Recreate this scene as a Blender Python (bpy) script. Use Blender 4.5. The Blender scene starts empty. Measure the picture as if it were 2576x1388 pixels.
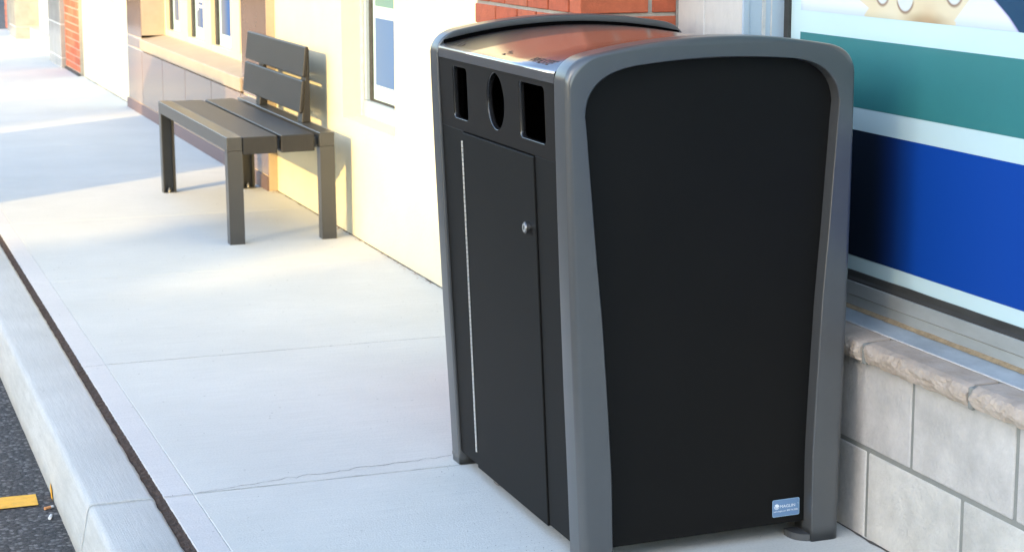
import bpy, bmesh, math, random
from mathutils import Vector, Matrix, noise
random.seed(7)
R = math.radians
S = bpy.context.scene
COL = S.collection

# ---------------------------------------------------------------- camera
cam_d = bpy.data.cameras.new('camera'); cam = bpy.data.objects.new('camera', cam_d); COL.objects.link(cam)
cam.location = (0, 0, 1.41)
cam.rotation_euler = (R(90 - 9.2596), 0, R(-20.6137))
cam_d.sensor_width = 36; cam_d.lens = 36 * 4723 / 2576
cam_d.shift_y = -159 / 2576
cam_d.clip_start = 0.05; cam_d.clip_end = 2000
cam_d.dof.use_dof = True; cam_d.dof.focus_distance = 4.3; cam_d.dof.aperture_fstop = 11
S.camera = cam
# ---------------------------------------------------------------- light
SUN_EL = R(18); SX, SY = 0.8192, 0.5736          # horizontal travel direction of the sunlight
W = bpy.data.worlds.new('World'); S.world = W; W.use_nodes = True
wn = W.node_tree; bg = wn.nodes['Background']
sky = wn.nodes.new('ShaderNodeTexSky'); sky.sky_type = 'NISHITA'; sky.sun_disc = False
sky.sun_elevation = SUN_EL; sky.sun_rotation = math.atan2(-SX, -SY); sky.air_density = 1.0; sky.dust_density = 1.0; sky.ozone_density = 1.0
wn.links.new(sky.outputs[0], bg.inputs[0]); bg.inputs[1].default_value = 0.15
sd = bpy.data.lights.new('sun', 'SUN'); sun = bpy.data.objects.new('sun', sd); COL.objects.link(sun)
sd.energy = 2.0; sd.angle = R(0.5); sd.color = (0.58, 0.40, 0.14)
sun.rotation_euler = Vector((-SX * math.cos(SUN_EL), -SY * math.cos(SUN_EL), math.sin(SUN_EL))).to_track_quat('Z', 'Y').to_euler()
S.view_settings.view_transform = 'Standard'; S.view_settings.look = 'None'
S.view_settings.exposure = 2.48; S.view_settings.gamma = 1
S.render.resolution_x = 1024; S.render.resolution_y = 551

# ---------------------------------------------------------------- materials
MATS = {}
def mat(name, col, rough=0.6, metal=0.0, spec=0.5, var=0.0, scale=8, bump=0.0, bscale=60, stretch=(1, 1, 1), attr=None, coat=0.0, col2=None, aniso=0, coords='Object'):
    if name in MATS: return MATS[name]
    m = bpy.data.materials.new(name); m.use_nodes = True; nt = m.node_tree; p = nt.nodes['Principled BSDF']
    p.inputs['Roughness'].default_value = rough; p.inputs['Metallic'].default_value = metal
    p.inputs['Specular IOR Level'].default_value = spec; p.inputs['Coat Weight'].default_value = coat
    p.inputs['Coat Roughness'].default_value = 0.03
    if aniso: p.inputs['Anisotropic'].default_value = aniso
    tc = nt.nodes.new('ShaderNodeTexCoord'); mp = nt.nodes.new('ShaderNodeMapping'); nt.links.new(tc.outputs[coords], mp.inputs[0])
    mp.inputs['Scale'].default_value = stretch
    base = None
    if attr:
        a = nt.nodes.new('ShaderNodeAttribute'); a.attribute_name = 'Col'; base = a.outputs['Color']
    if var:
        n = nt.nodes.new('ShaderNodeTexNoise'); n.inputs['Scale'].default_value = scale; n.inputs['Detail'].default_value = 8; n.inputs['Roughness'].default_value = 0.65
        nt.links.new(mp.outputs[0], n.inputs[0])
        rp = nt.nodes.new('ShaderNodeMapRange'); rp.inputs[1].default_value = 0.3; rp.inputs[2].default_value = 0.7
        nt.links.new(n.outputs[0], rp.inputs[0])
        mx = nt.nodes.new('ShaderNodeMix'); mx.data_type = 'RGBA'
        nt.links.new(rp.outputs[0], mx.inputs[0])
        if base is not None:
            sc = nt.nodes.new('ShaderNodeMix'); sc.data_type = 'RGBA'; sc.blend_type = 'MULTIPLY'; sc.inputs[0].default_value = 1
            nt.links.new(base, sc.inputs[6])
            mx.inputs[6].default_value = (1 - var,) * 3 + (1,); mx.inputs[7].default_value = (1, 1, 1, 1)
            nt.links.new(mx.outputs[2], sc.inputs[7]); nt.links.new(sc.outputs[2], p.inputs['Base Color'])
        else:
            c2 = col2 or tuple(c * (1 - var) for c in col)
            mx.inputs[6].default_value = (*c2, 1); mx.inputs[7].default_value = (*col, 1)
            nt.links.new(mx.outputs[2], p.inputs['Base Color'])
    elif base is not None: nt.links.new(base, p.inputs['Base Color'])
    else: p.inputs['Base Color'].default_value = (*col, 1)
    if bump:
        n2 = nt.nodes.new('ShaderNodeTexNoise'); n2.inputs['Scale'].default_value = bscale; n2.inputs['Detail'].default_value = 6
        nt.links.new(mp.outputs[0], n2.inputs[0])
        b = nt.nodes.new('ShaderNodeBump'); b.inputs['Strength'].default_value = bump; b.inputs['Distance'].default_value = 0.004
        nt.links.new(n2.outputs[0], b.inputs['Height']); nt.links.new(b.outputs[0], p.inputs['Normal'])
    MATS[name] = m; return m

def mix_rgb(nt, fac, a, b, blend='MIX'):
    mx = nt.nodes.new('ShaderNodeMix'); mx.data_type = 'RGBA'; mx.blend_type = blend
    for s, v in ((0, fac), (6, a), (7, b)):
        if isinstance(v, (int, float)): mx.inputs[s].default_value = v
        elif isinstance(v, tuple): mx.inputs[s].default_value = (*v, 1)
        else: nt.links.new(v, mx.inputs[s])
    return mx.outputs[2]
def tex(nt, kind, vec, scale, **kw):
    n = nt.nodes.new(kind); nt.links.new(vec, n.inputs['Vector']); n.inputs['Scale'].default_value = scale
    for k, v in kw.items():
        if k in n.inputs: n.inputs[k].default_value = v
        else: setattr(n, k, v)
    return n
def rng(nt, src, a, b, c=0, d=1):
    r = nt.nodes.new('ShaderNodeMapRange'); nt.links.new(src, r.inputs[0])
    for i, v in zip((1, 2, 3, 4), (a, b, c, d)): r.inputs[i].default_value = v
    return r.outputs[0]

def concrete(name, col, dark, broom=1.0, axis=(1.2, 60, 1)):
    m = bpy.data.materials.new(name); m.use_nodes = True; nt = m.node_tree; p = nt.nodes['Principled BSDF']
    p.inputs['Roughness'].default_value = 0.85; p.inputs['Specular IOR Level'].default_value = 0.25
    tc = nt.nodes.new('ShaderNodeTexCoord'); v = tc.outputs['Object']
    mp = nt.nodes.new('ShaderNodeMapping'); nt.links.new(v, mp.inputs[0]); mp.inputs['Scale'].default_value = axis
    big = tex(nt, 'ShaderNodeTexNoise', v, 1.6, Detail=7.0, Roughness=0.6)
    st = tex(nt, 'ShaderNodeTexNoise', mp.outputs[0], 5.0, Detail=6.0, Roughness=0.7)
    fine = tex(nt, 'ShaderNodeTexNoise', v, 180.0, Detail=4.0)
    pit = tex(nt, 'ShaderNodeTexVoronoi', v, 13.0)
    c = mix_rgb(nt, rng(nt, big.outputs[0], 0.35, 0.68), dark, col)
    c = mix_rgb(nt, rng(nt, st.outputs[0], 0.40, 0.72, 0.0, 0.6), c, tuple(x * 0.78 for x in dark))
    c = mix_rgb(nt, rng(nt, fine.outputs[0], 0.48, 0.72, 0.0, 0.38), c, tuple(x * 0.7 for x in dark))
    c = mix_rgb(nt, rng(nt, pit.outputs['Distance'], 0.035, 0.055, 0.5, 0.0), c, tuple(x * 0.4 for x in dark))
    nt.links.new(c, p.inputs['Base Color'])
    add = nt.nodes.new('ShaderNodeMath'); add.operation = 'ADD'
    sc = nt.nodes.new('ShaderNodeMath'); sc.operation = 'MULTIPLY'; sc.inputs[1].default_value = broom
    nt.links.new(st.outputs[0], sc.inputs[0]); nt.links.new(sc.outputs[0], add.inputs[0]); nt.links.new(fine.outputs[0], add.inputs[1])
    b = nt.nodes.new('ShaderNodeBump'); b.inputs['Strength'].default_value = 0.45; b.inputs['Distance'].default_value = 0.0022
    nt.links.new(add.outputs[0], b.inputs['Height']); nt.links.new(b.outputs[0], p.inputs['Normal'])
    return m

def asphalt():
    m = bpy.data.materials.new('asphalt'); m.use_nodes = True; nt = m.node_tree; p = nt.nodes['Principled BSDF']
    p.inputs['Roughness'].default_value = 0.8
    tc = nt.nodes.new('ShaderNodeTexCoord'); v = tc.outputs['Object']
    vo = tex(nt, 'ShaderNodeTexVoronoi', v, 90.0); n = tex(nt, 'ShaderNodeTexNoise', v, 4.0, Detail=8.0)
    f = tex(nt, 'ShaderNodeTexNoise', v, 260.0, Detail=3.0)
    sep = nt.nodes.new('ShaderNodeSeparateColor'); nt.links.new(vo.outputs['Color'], sep.inputs[0])
    c = mix_rgb(nt, rng(nt, n.outputs[0], 0.3, 0.7), (0.034, 0.030, 0.028), (0.070, 0.061, 0.055))
    c = mix_rgb(nt, rng(nt, sep.outputs[0], 0.6, 1.0, 0.0, 0.8), c, (0.22, 0.2, 0.19))
    c = mix_rgb(nt, rng(nt, vo.outputs['Distance'], 0.45, 0.75, 0.0, 0.75), c, (0.012, 0.012, 0.013))
    nt.links.new(c, p.inputs['Base Color'])
    mul = nt.nodes.new('ShaderNodeMath'); mul.operation = 'SUBTRACT'; nt.links.new(f.outputs[0], mul.inputs[0]); nt.links.new(vo.outputs['Distance'], mul.inputs[1])
    b = nt.nodes.new('ShaderNodeBump'); b.inputs['Strength'].default_value = 0.9; b.inputs['Distance'].default_value = 0.006
    nt.links.new(mul.outputs[0], b.inputs['Height']); nt.links.new(b.outputs[0], p.inputs['Normal'])
    return m

M_conc = concrete('sidewalk_concrete', (0.625, 0.628, 0.590), (0.555, 0.560, 0.525))
M_edge = concrete('edging_concrete', (0.64, 0.625, 0.600), (0.56, 0.548, 0.53), 0.3)
M_kerb = concrete('kerb_concrete', (0.585, 0.585, 0.555), (0.47, 0.475, 0.45), 1.0, (60, 1.2, 4))
M_asph = asphalt()
M_soil = mat('damp_soil', (0.085, 0.052, 0.036), 0.95, var=0.6, scale=60, bump=1.0, bscale=220)
M_joint = mat('joint_grit', (0.11, 0.10, 0.09), 0.95, var=0.5, scale=50)  # dark gritty colour for joints, cracks and loose grit
M_yellow = mat('yellow_road_paint', (0.95, 0.46, 0.012), 0.6, var=0.3, scale=30, bump=0.4, bscale=200)
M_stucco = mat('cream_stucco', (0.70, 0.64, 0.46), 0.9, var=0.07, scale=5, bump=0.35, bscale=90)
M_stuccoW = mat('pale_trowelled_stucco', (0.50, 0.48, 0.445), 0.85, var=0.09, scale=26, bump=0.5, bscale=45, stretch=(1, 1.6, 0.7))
M_brick = mat('red_brick', (1, 1, 1), 0.85, attr=True, var=0.25, scale=35, bump=0.5, bscale=160)
M_mortar = mat('mortar', (0.40, 0.37, 0.31), 0.9, var=0.2, scale=50, bump=0.5, bscale=160)
M_mortarG = mat('grey_mortar', (0.23, 0.235, 0.215), 0.9, var=0.12, scale=40, bump=0.3, bscale=200)
M_stone = mat('smooth_stone_block', (0.49, 0.465, 0.425), 0.85, attr=True, var=0.34, scale=8, bump=0.8, bscale=120)
M_cap = mat('rockface_limestone', (0.44, 0.375, 0.315), 0.85, col2=(0.33, 0.265, 0.205), var=0.3, scale=14, bump=0.7, bscale=70)
M_alu = mat('dusty_aluminium', (0.46, 0.49, 0.48), 0.42, metal=0.35, var=0.22, scale=18, bump=0.05, bscale=90, stretch=(1, 0.3, 1))
M_flash = mat('weathered_flashing', (0.40, 0.46, 0.50), 0.5, metal=0.25, var=0.35, scale=16, stretch=(1, 0.45, 1), bump=0.2, bscale=120)
M_dirt = mat('sill_dirt', (0.36, 0.27, 0.16), 0.95, var=0.5, scale=40, bump=0.8, bscale=250)
M_seal = mat('white_sealant', (0.62, 0.62, 0.60), 0.6, var=0.25, scale=30, bump=0.5, bscale=100)
M_jamb = mat('pale_blue_frame', (0.38, 0.47, 0.55), 0.4, metal=0.1, var=0.06, scale=12)
M_frameW = mat('cream_frame', (0.70, 0.60, 0.40), 0.5, var=0.06, scale=12)
M_gask = mat('black_gasket', (0.05, 0.05, 0.045), 0.6, var=0.6, scale=25, stretch=(1, 0.2, 1))
M_film = mat('pale_window_film', (0.51, 0.67, 0.69), 0.55, coat=0.35, var=0.02, scale=6)
M_teal = mat('teal_window_film', (0.028, 0.185, 0.188), 0.55, coat=0.35, var=0.1, scale=5)
M_print = mat('printed_window_film', (1, 1, 1), 0.6, attr=True, coat=0.12, spec=0.25)
M_glass = mat('dark_glass', (0.03, 0.04, 0.045), 0.04, spec=0.8)
M_tile = mat('polished_tan_tile', (0.22, 0.155, 0.125), 0.12, var=0.12, scale=9, spec=0.6)
M_grout = mat('pale_grout', (0.50, 0.38, 0.27), 0.8)
M_skirt = mat('brown_skirting', (0.15, 0.10, 0.10), 0.5, var=0.1, scale=10)
M_sill = mat('tan_sill_stone', (0.45, 0.36, 0.26), 0.5, var=0.15, scale=7)
M_gran = mat('grey_polished_granite', (0.36, 0.36, 0.34), 0.25, var=0.3, scale=6)
M_grey = mat('grey_powder_coat', (0.112, 0.117, 0.12), 0.28, metal=0.45, spec=0.5, var=0.05, scale=30, bump=0.04, bscale=500)
M_black = mat('black_panel', (0.0046, 0.0042, 0.0037), 0.58, spec=0.18, var=0.25, scale=3, bump=0.05, bscale=500)
M_blackp = mat('black_opening_panel', (0.0065, 0.0050, 0.0044), 0.5, spec=0.18, bump=0.08, bscale=700)
M_dark = mat('dark_interior', (0.002, 0.002, 0.002), 0.9, spec=0.0)
M_steel = mat('brushed_stainless', (0.50, 0.475, 0.455), 0.20, metal=1.0, aniso=0.0, bump=0.012, bscale=50, stretch=(4, 70, 4))
M_hinge = mat('hinge_steel', (0.75, 0.75, 0.74), 0.35, metal=0.9)
M_etch = mat('etched_lettering', (0.05, 0.03, 0.025), 0.6)
M_bench = mat('charcoal_bench_frame', (0.046, 0.047, 0.047), 0.3, spec=0.6, var=0.08, scale=8)
M_slat = mat('charcoal_bench_slat', (0.017, 0.0155, 0.015), 0.38, spec=0.55, var=0.5, scale=4, bump=0.25, bscale=60, stretch=(30, 1, 3))
M_bolt = mat('bolt_metal', (0.5, 0.5, 0.5), 0.4, metal=1.0)
M_label = mat('blue_label', (0.13, 0.23, 0.38), 0.5)
M_white = mat('white_ink', (0.75, 0.80, 0.82), 0.5)
M_butt = mat('cigarette_filter', (0.60, 0.26, 0.10), 0.8); M_paper = mat('cigarette_paper', (0.72, 0.70, 0.68), 0.8)
M_leaf = mat('dry_leaf', (0.30, 0.16, 0.07), 0.8, var=0.4, scale=60)
M_render = mat('beige_render', (0.45, 0.40, 0.33), 0.9, var=0.1, scale=1)
M_green = mat('hedge_green', (0.06, 0.10, 0.035), 0.8, var=0.5, scale=8)
M_roof = mat('grey_metal_cap', (0.2, 0.2, 0.21), 0.5)

# ---------------------------------------------------------------- mesh helpers
def link(name, me, m, parent=None, smooth=False):
    o = bpy.data.objects.new(name, me); COL.objects.link(o)
    if m: me.materials.append(m)
    if parent: o.parent = parent
    if smooth:
        for p in me.polygons: p.use_smooth = True
    return o
def bm_obj(name, bm, m, parent=None, smooth=False):
    bmesh.ops.recalc_face_normals(bm, faces=bm.faces)
    me = bpy.data.meshes.new(name); bm.to_mesh(me); bm.free()
    return link(name, me, m, parent, smooth)
def hexa(bm, pts, bev=0.0, seg=1, col=None):
    """pts: 8 corners, bottom loop then top loop"""
    t = bmesh.new(); v = [t.verts.new(p) for p in pts]
    for f in ((3, 2, 1, 0), (4, 5, 6, 7), (0, 1, 5, 4), (1, 2, 6, 5), (2, 3, 7, 6), (3, 0, 4, 7)): t.faces.new([v[i] for i in f])
    if bev: bmesh.ops.bevel(t, geom=t.edges[:], offset=bev, segments=seg, affect='EDGES', profile=0.5)
    if col is not None:
        ly = t.loops.layers.float_color.new('Col')
        for f in t.faces:
            for l in f.loops: l[ly] = (*col, 1)
        if 'Col' not in bm.loops.layers.float_color: bm.loops.layers.float_color.new('Col')
    me = bpy.data.meshes.new('t'); t.to_mesh(me); t.free(); bm.from_mesh(me); bpy.data.meshes.remove(me)
def box(bm, x0, x1, y0, y1, z0, z1, bev=0.0, seg=1, col=None):
    hexa(bm, [(x0, y0, z0), (x1, y0, z0), (x1, y1, z0), (x0, y1, z0), (x0, y0, z1), (x1, y0, z1), (x1, y1, z1), (x0, y1, z1)], bev, seg, col)
def B(name, m, parent, *boxes, bev=0.0, seg=1):
    bm = bmesh.new()
    for b in boxes: box(bm, *b, bev=bev, seg=seg)
    return bm_obj(name, bm, m, parent)
def loft(bm, rings, close_ring=True, cap=True):
    vs = [[bm.verts.new(p) for p in r] for r in rings]; n = len(vs[0])
    for a, b in zip(vs, vs[1:]):
        for i in range(n if close_ring else n - 1):
            j = (i + 1) % n; bm.faces.new((a[i], a[j], b[j], b[i]))
    if cap: bm.faces.new(vs[0][::-1]); bm.faces.new(vs[-1])
def cyl(bm, c, axis, r, h, seg=24, r2=None, bev=0):
    m = Vector(axis).to_track_quat('Z', 'Y').to_matrix().to_4x4(); m.translation = Vector(c)
    t = bmesh.new(); bmesh.ops.create_cone(t, cap_ends=True, segments=seg, radius1=r, radius2=r2 if r2 is not None else r, depth=h, matrix=m)
    if bev: bmesh.ops.bevel(t, geom=[e for e in t.edges if len(e.link_faces) == 2 and any(len(f.verts) > 4 for f in e.link_faces)], offset=bev, segments=2, affect='EDGES')
    me = bpy.data.meshes.new('t'); t.to_mesh(me); t.free(); bm.from_mesh(me); bpy.data.meshes.remove(me)
def empty(name, loc, label, cat, group=None):
    o = bpy.data.objects.new(name, None); COL.objects.link(o); o['label'] = label; o['category'] = cat
    if group: o['group'] = group
    o.empty_display_size = 0.1
    o['loc'] = 0; del o['loc']
    o.location = loc
    return o
def settle(root):
    """children were modelled in world coordinates: shift them to the root's own frame"""
    for c in root.children: c.matrix_parent_inverse = Matrix.Translation(-Vector(root.location))
def struct(o, label=None):
    o['kind'] = 'structure'
    return o
def filled(loops, ext, bev=0.0, res=4):
    """2-D outline with holes -> mesh, (u, v, w)"""
    cu = bpy.data.curves.new('c', 'CURVE'); cu.dimensions = '2D'; cu.fill_mode = 'BOTH'; cu.extrude = ext; cu.bevel_depth = bev; cu.bevel_resolution = 1
    for lp in loops:
        s = cu.splines.new('POLY'); s.points.add(len(lp) - 1); s.use_cyclic_u = True
        for p, q in zip(s.points, lp): p.co = (q[0], q[1], 0, 1)
    o = bpy.data.objects.new('c', cu); COL.objects.link(o)
    me = bpy.data.meshes.new_from_object(o); bpy.data.objects.remove(o); bpy.data.curves.remove(cu)
    return me
def rrect(u0, u1, v0, v1, r, n=6):
    o = []
    for cx, cy, a in ((u1 - r, v1 - r, 0), (u0 + r, v1 - r, 90), (u0 + r, v0 + r, 180), (u1 - r, v0 + r, 270)):
        for i in range(n + 1):
            t = R(a + 90 * i / n); o.append((cx + r * math.cos(t), cy + r * math.sin(t)))
    return o
def text_mesh(s, size, ext=0.0002):
    cu = bpy.data.curves.new('t', 'FONT'); cu.body = s; cu.size = size; cu.extrude = ext
    o = bpy.data.objects.new('t', cu); COL.objects.link(o)
    me = bpy.data.meshes.new_from_object(o); bpy.data.objects.remove(o); bpy.data.curves.remove(cu)
    return me
def lerp(tab, z):
    if z <= tab[0][0]: return tab[0][1]
    for (a, b), (c, d) in zip(tab, tab[1:]):
        if z <= c:
            t = (z - a) / (c - a); return b + (d - b) * t
    return tab[-1][1]

# ================================================================ GROUND
def sheet(name, x0, x1, y0, y1, z, m, nx=1, ny=1):
    bm = bmesh.new()
    vs = [[bm.verts.new((x0 + (x1 - x0) * i / nx, y0 + (y1 - y0) * j / ny, z)) for i in range(nx + 1)] for j in range(ny + 1)]
    for j in range(ny):
        for i in range(nx): bm.faces.new((vs[j][i], vs[j][i + 1], vs[j + 1][i + 1], vs[j + 1][i]))
    return bm_obj(name, bm, m)
struct(sheet('road', -400, 400, -400, 600, -0.15, M_asph))
# pavement slabs, split by real tooled joints
JY = [-5.41, -4.01, -2.61, -1.21, 0.19, 1.59, 2.99, 4.39, 5.785, 7.18, 8.58, 9.98, 11.38, 12.78, 14.18, 15.58, 16.98, 18.4, 19.8, 21.2, 22.6]
bm = bmesh.new(); be = bmesh.new()
for a, b in zip(JY, JY[1:]):
    g = 0.0016 if a != 4.39 else 0.0022
    box(bm, 0.8232, 2.5, a + g, b - g, -0.10, 0.0, 0.0015, 1)
    box(be, 0.7525, 0.8227, a + g, b - g, -0.10, -0.001, 0.0015, 1)
side = struct(bm_obj('sidewalk', bm, M_conc)); struct(bm_obj('sidewalk_edging', be, M_edge))
bm = bmesh.new(); box(bm, 0.7525, 2.5, -5.4, 22.6, -0.14, -0.006); struct(bm_obj('joint_bed', bm, M_joint))
# hairline crack beside the bin
def ribbon(bm, pts, w, z):
    prev = None
    for i, (x, y) in enumerate(pts):
        d = Vector((pts[min(i + 1, len(pts) - 1)][0] - pts[max(i - 1, 0)][0], pts[min(i + 1, len(pts) - 1)][1] - pts[max(i - 1, 0)][1])).normalized()
        ww = w * random.uniform(0.35, 1.2)
        a = bm.verts.new((x - d.y * ww, y + d.x * ww, z)); b = bm.verts.new((x + d.y * ww, y - d.x * ww, z))
        if prev: bm.faces.new((prev[0], prev[1], b, a))
        prev = (a, b)
def wob(x0, y0, x1, y1, n, amp, ph=0.0):
    return [(x0 + (x1 - x0) * i / n + amp * noise.noise(Vector((i * 0.31 + ph, 1.7, 0))), y0 + (y1 - y0) * i / n + amp * noise.noise(Vector((i * 0.27, ph, 5.1)))) for i in range(n + 1)]
bm = bmesh.new()
ribbon(bm, wob(0.83, 4.395, 1.05, 4.43, 30, 0.006) + wob(1.055, 4.432, 1.52, 4.475, 60, 0.016, 3.3), 0.0011, 0.0006)
ribbon(bm, wob(0.7530, 4.393, 1.9, 4.389, 120, 0.003, 7.1), 0.0008, 0.0006)
ribbon(bm, wob(0.7530, 5.787, 1.95, 5.783, 120, 0.003, 9.1), 0.0007, 0.0006)
for a, b in ((3.0, 4.5), (5.0, 9.15), (13.45, 16.0)):
    n = int((b - a) / 0.02); ribbon(bm, [(2.1815 + 0.0035 * noise.noise(Vector((k * 0.21, a, 0))), a + (b - a) * k / n) for k in range(n + 1)], 0.0058, 0.0008)
struct(bm_obj('pavement_crack', bm, M_joint))
# kerb (lofted profile, slightly ragged arris), joint at y=4.39
def kerb_piece(y0, y1):
    bm = bmesh.new(); rings = []
    n = max(2, int((y1 - y0) / 0.02)) if y1 < 12 else max(2, int((y1 - y0) / 0.2))
    for i in range(n + 1):
        y = y0 + (y1 - y0) * i / n
        k = noise.noise(Vector((y * 9, 0, 0))); k2 = noise.noise(Vector((y * 4, 3, 0))); k3 = noise.noise(Vector((y * 17, 5, 0)))
        e = 0.574 + 0.004 * k2
        rings.append([(0.551, y, -0.2), (0.552 + 0.001 * k, y, -0.10), (e - 0.006, y, -0.018 + 0.004 * k), (e - 0.002 + 0.002 * k, y, -0.006), (e + 0.004, y, -0.001), (e + 0.012, y, 0.0), (0.716, y, 0.0),
                      (0.7255 + 0.0025 * k3 + 0.0015 * k, y, -0.003), (0.7265 + 0.0025 * k3, y, -0.02), (0.7265, y, -0.2)])
    loft(bm, rings); o = bm_obj('kerb', bm, M_kerb); o.data.polygons.foreach_set('use_smooth', [len(p.vertices) == 4 for p in o.data.polygons]); return o
kps = [(-5, 4.3865), (4.3925, 11.0), (11.003, 22.6)]
bm = bmesh.new()
for a, b in kps:
    o = kerb_piece(a, b); bm.from_mesh(o.data); bpy.data.objects.remove(o)
struct(bm_obj('kerb', bm, M_kerb)); 
for p in bpy.data.objects['kerb'].data.polygons: p.use_smooth = len(p.vertices) == 4
bm = bmesh.new(); hexa(bm, [(0.556, 4.36, -0.15), (0.7265, 4.36, -0.15), (0.7265, 4.42, -0.15), (0.556, 4.42, -0.15), (0.582, 4.36, -0.014), (0.7265, 4.36, -0.014), (0.7265, 4.42, -0.014), (0.582, 4.42, -0.014)]); struct(bm_obj('kerb_joint', bm, M_joint))
# soil in the expansion gap, lumpy
bm = bmesh.new(); rows = []
ny = 1500
for j in range(ny + 1):
    y = 3.0 + 9.0 * j / ny; r = []
    for i in range(7):
        t = i / 6; x = 0.7268 + 0.0258 * t + (0.0012 * noise.noise(Vector((y * 30, 9 * t, 1))) if 0 < i < 6 else 0)
        if i == 6: x += 0.006 * max(0, noise.noise(Vector((y * 14, 0, 4)))) + 0.002 * noise.noise(Vector((y * 40, 2, 2)))
        if i == 0: x -= 0.006 * max(0, noise.noise(Vector((y * 11, 7, 4))))
        z = -0.007 + 0.004 * noise.noise(Vector((x * 90, y * 60, 0))) + (0.003 if i in (0, 6) else 0.001)
        r.append(bm.verts.new((x, y, min(z, -0.003))))
    rows.append(r)
for a, b in zip(rows, rows[1:]):
    for i in range(6): bm.faces.new((a[i], a[i + 1], b[i + 1], b[i]))
box(bm, 0.7245, 0.7555, -5, 3.0, -0.05, -0.006); box(bm, 0.7245, 0.7555, 12.0, 22.6, -0.05, -0.006)
struct(bm_obj('soil_strip', bm, M_soil))
# parking line
bm = bmesh.new(); pts = []
n = 40
top = [(0.517 - 3.2 * i / n + 0.002 * noise.noise(Vector((i, 0, 0))), 4.997 + 0.006 * noise.noise(Vector((i * 0.9, 1, 0)))) for i in range(n + 1)]
bot = [(0.513 - 3.2 * i / n, 4.898 + 0.006 * noise.noise(Vector((i * 0.9, 5, 0)))) for i in range(n + 1)]
bot[0] = (0.508, 4.899); top[0] = (0.512, 4.995)
bm.faces.new([bm.verts.new((x, y, -0.146)) for x, y in top + bot[::-1]])
struct(bm_obj('parking_line', bm, M_yellow))
# yellow overspray on the kerb foot: small paint patch
bm = bmesh.new(); bm.faces.new([bm.verts.new(p) for p in ((0.5485, 4.93, -0.148), (0.5485, 4.965, -0.15), (0.5495, 4.99, -0.13), (0.5495, 4.975, -0.112), (0.5492, 4.95, -0.125))])
struct(bm_obj('paint_splash', bm, M_yellow))
# litter
for k, (x, y, a, lab) in enumerate(((0.527, 4.862, 0.5, 'stubbed cigarette end with orange filter lying by the yellow line'), (0.524, 4.782, 1.3, 'pale cigarette end lying on asphalt nearest the bottom of the kerb'))):
    d = Vector((math.cos(a), math.sin(a), 0))
    e = empty('cigarette_butt', (x, y, -0.1455), lab, 'cigarette end')
    bm = bmesh.new(); cyl(bm, Vector((x, y, -0.1455)), d, 0.0042, 0.018, 10); f = bm_obj('filter', bm, M_butt if k == 0 else M_paper, e)
    bm = bmesh.new(); cyl(bm, Vector((x, y, -0.1455)) + d * 0.0135, d, 0.0040, 0.0085, 10, 0.003); bm_obj('paper', bm, M_paper, e)
    settle(e)
bm = bmesh.new()
for k in range(150):
    y = random.choice([random.gauss(9.13, 0.06), random.uniform(3.2, 9.2), random.uniform(7.6, 8.2), random.uniform(6.6, 7.3)]); x = 2.178 - abs(random.gauss(0, 0.012 if y < 9 else 0.03)); s = random.uniform(0.0015, 0.007)
    a = random.uniform(0, 6.28); c = Vector((x, y, random.uniform(0.001, 0.004)))
    vs = [bm.verts.new(c + Vector((math.cos(a + t) * s * q, math.sin(a + t) * s, random.uniform(0, 0.003)))) for t, q in ((0, 1), (1.6, .4), (3.1, 1), (4.7, .4))]
    bm.faces.new(vs)
lf = bm_obj('leaf_litter', bm, M_leaf); lf['kind'] = 'stuff'; lf['label'] = 'dry leaf crumbs and grit along the foot of the wall'; lf['category'] = 'litter'
bm = bmesh.new()
for k in range(420):
    u = random.random()
    if u < 0.5: x, y = random.uniform(0.76, 2.15), random.uniform(3.2, 9.5)
    elif u < 0.75: x, y = random.uniform(0.2, 0.54), random.uniform(3.9, 6.0)
    else: x, y = 1.49 - abs(random.gauss(0, 0.045)), random.uniform(3.7, 4.4)
    s = random.uniform(0.0004, 0.0014) * (2.2 if x < 0.545 else 1); z = -0.148 if x < 0.545 else 0.0
    if 0.545 <= x < 0.756: continue
    bmesh.ops.create_icosphere(bm, subdivisions=1, radius=s, matrix=Matrix.Translation((x, y, z + s * 0.4)) @ Matrix.Scale(0.5, 4, (0, 0, 1)))
gr = bm_obj('grit', bm, M_joint); gr['kind'] = 'stuff'; gr['label'] = 'fine grit and crumbs scattered over the pale pavement'; gr['category'] = 'grit'
# bent wire / twig by the bin door
bm = bmesh.new(); tp = [(1.5385, 4.219, .004), (1.5375, 4.203, .003), (1.5395, 4.192, .002), (1.545, 4.188, .002), (1.556, 4.190, .002), (1.566, 4.192, .002)]
loft(bm, [[(p[0] + 0.0009 * math.cos(t), p[1], p[2] + 0.0009 * math.sin(t)) for t in (0, 1.57, 3.14, 4.71)] for p in tp])
tw = bm_obj('twig', bm, mat('twig_bark', (0.10, 0.07, 0.05), 0.8)); tw['label'] = 'thin bent brown twig lying beside the foot of the bin door'; tw['category'] = 'twig'

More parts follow.
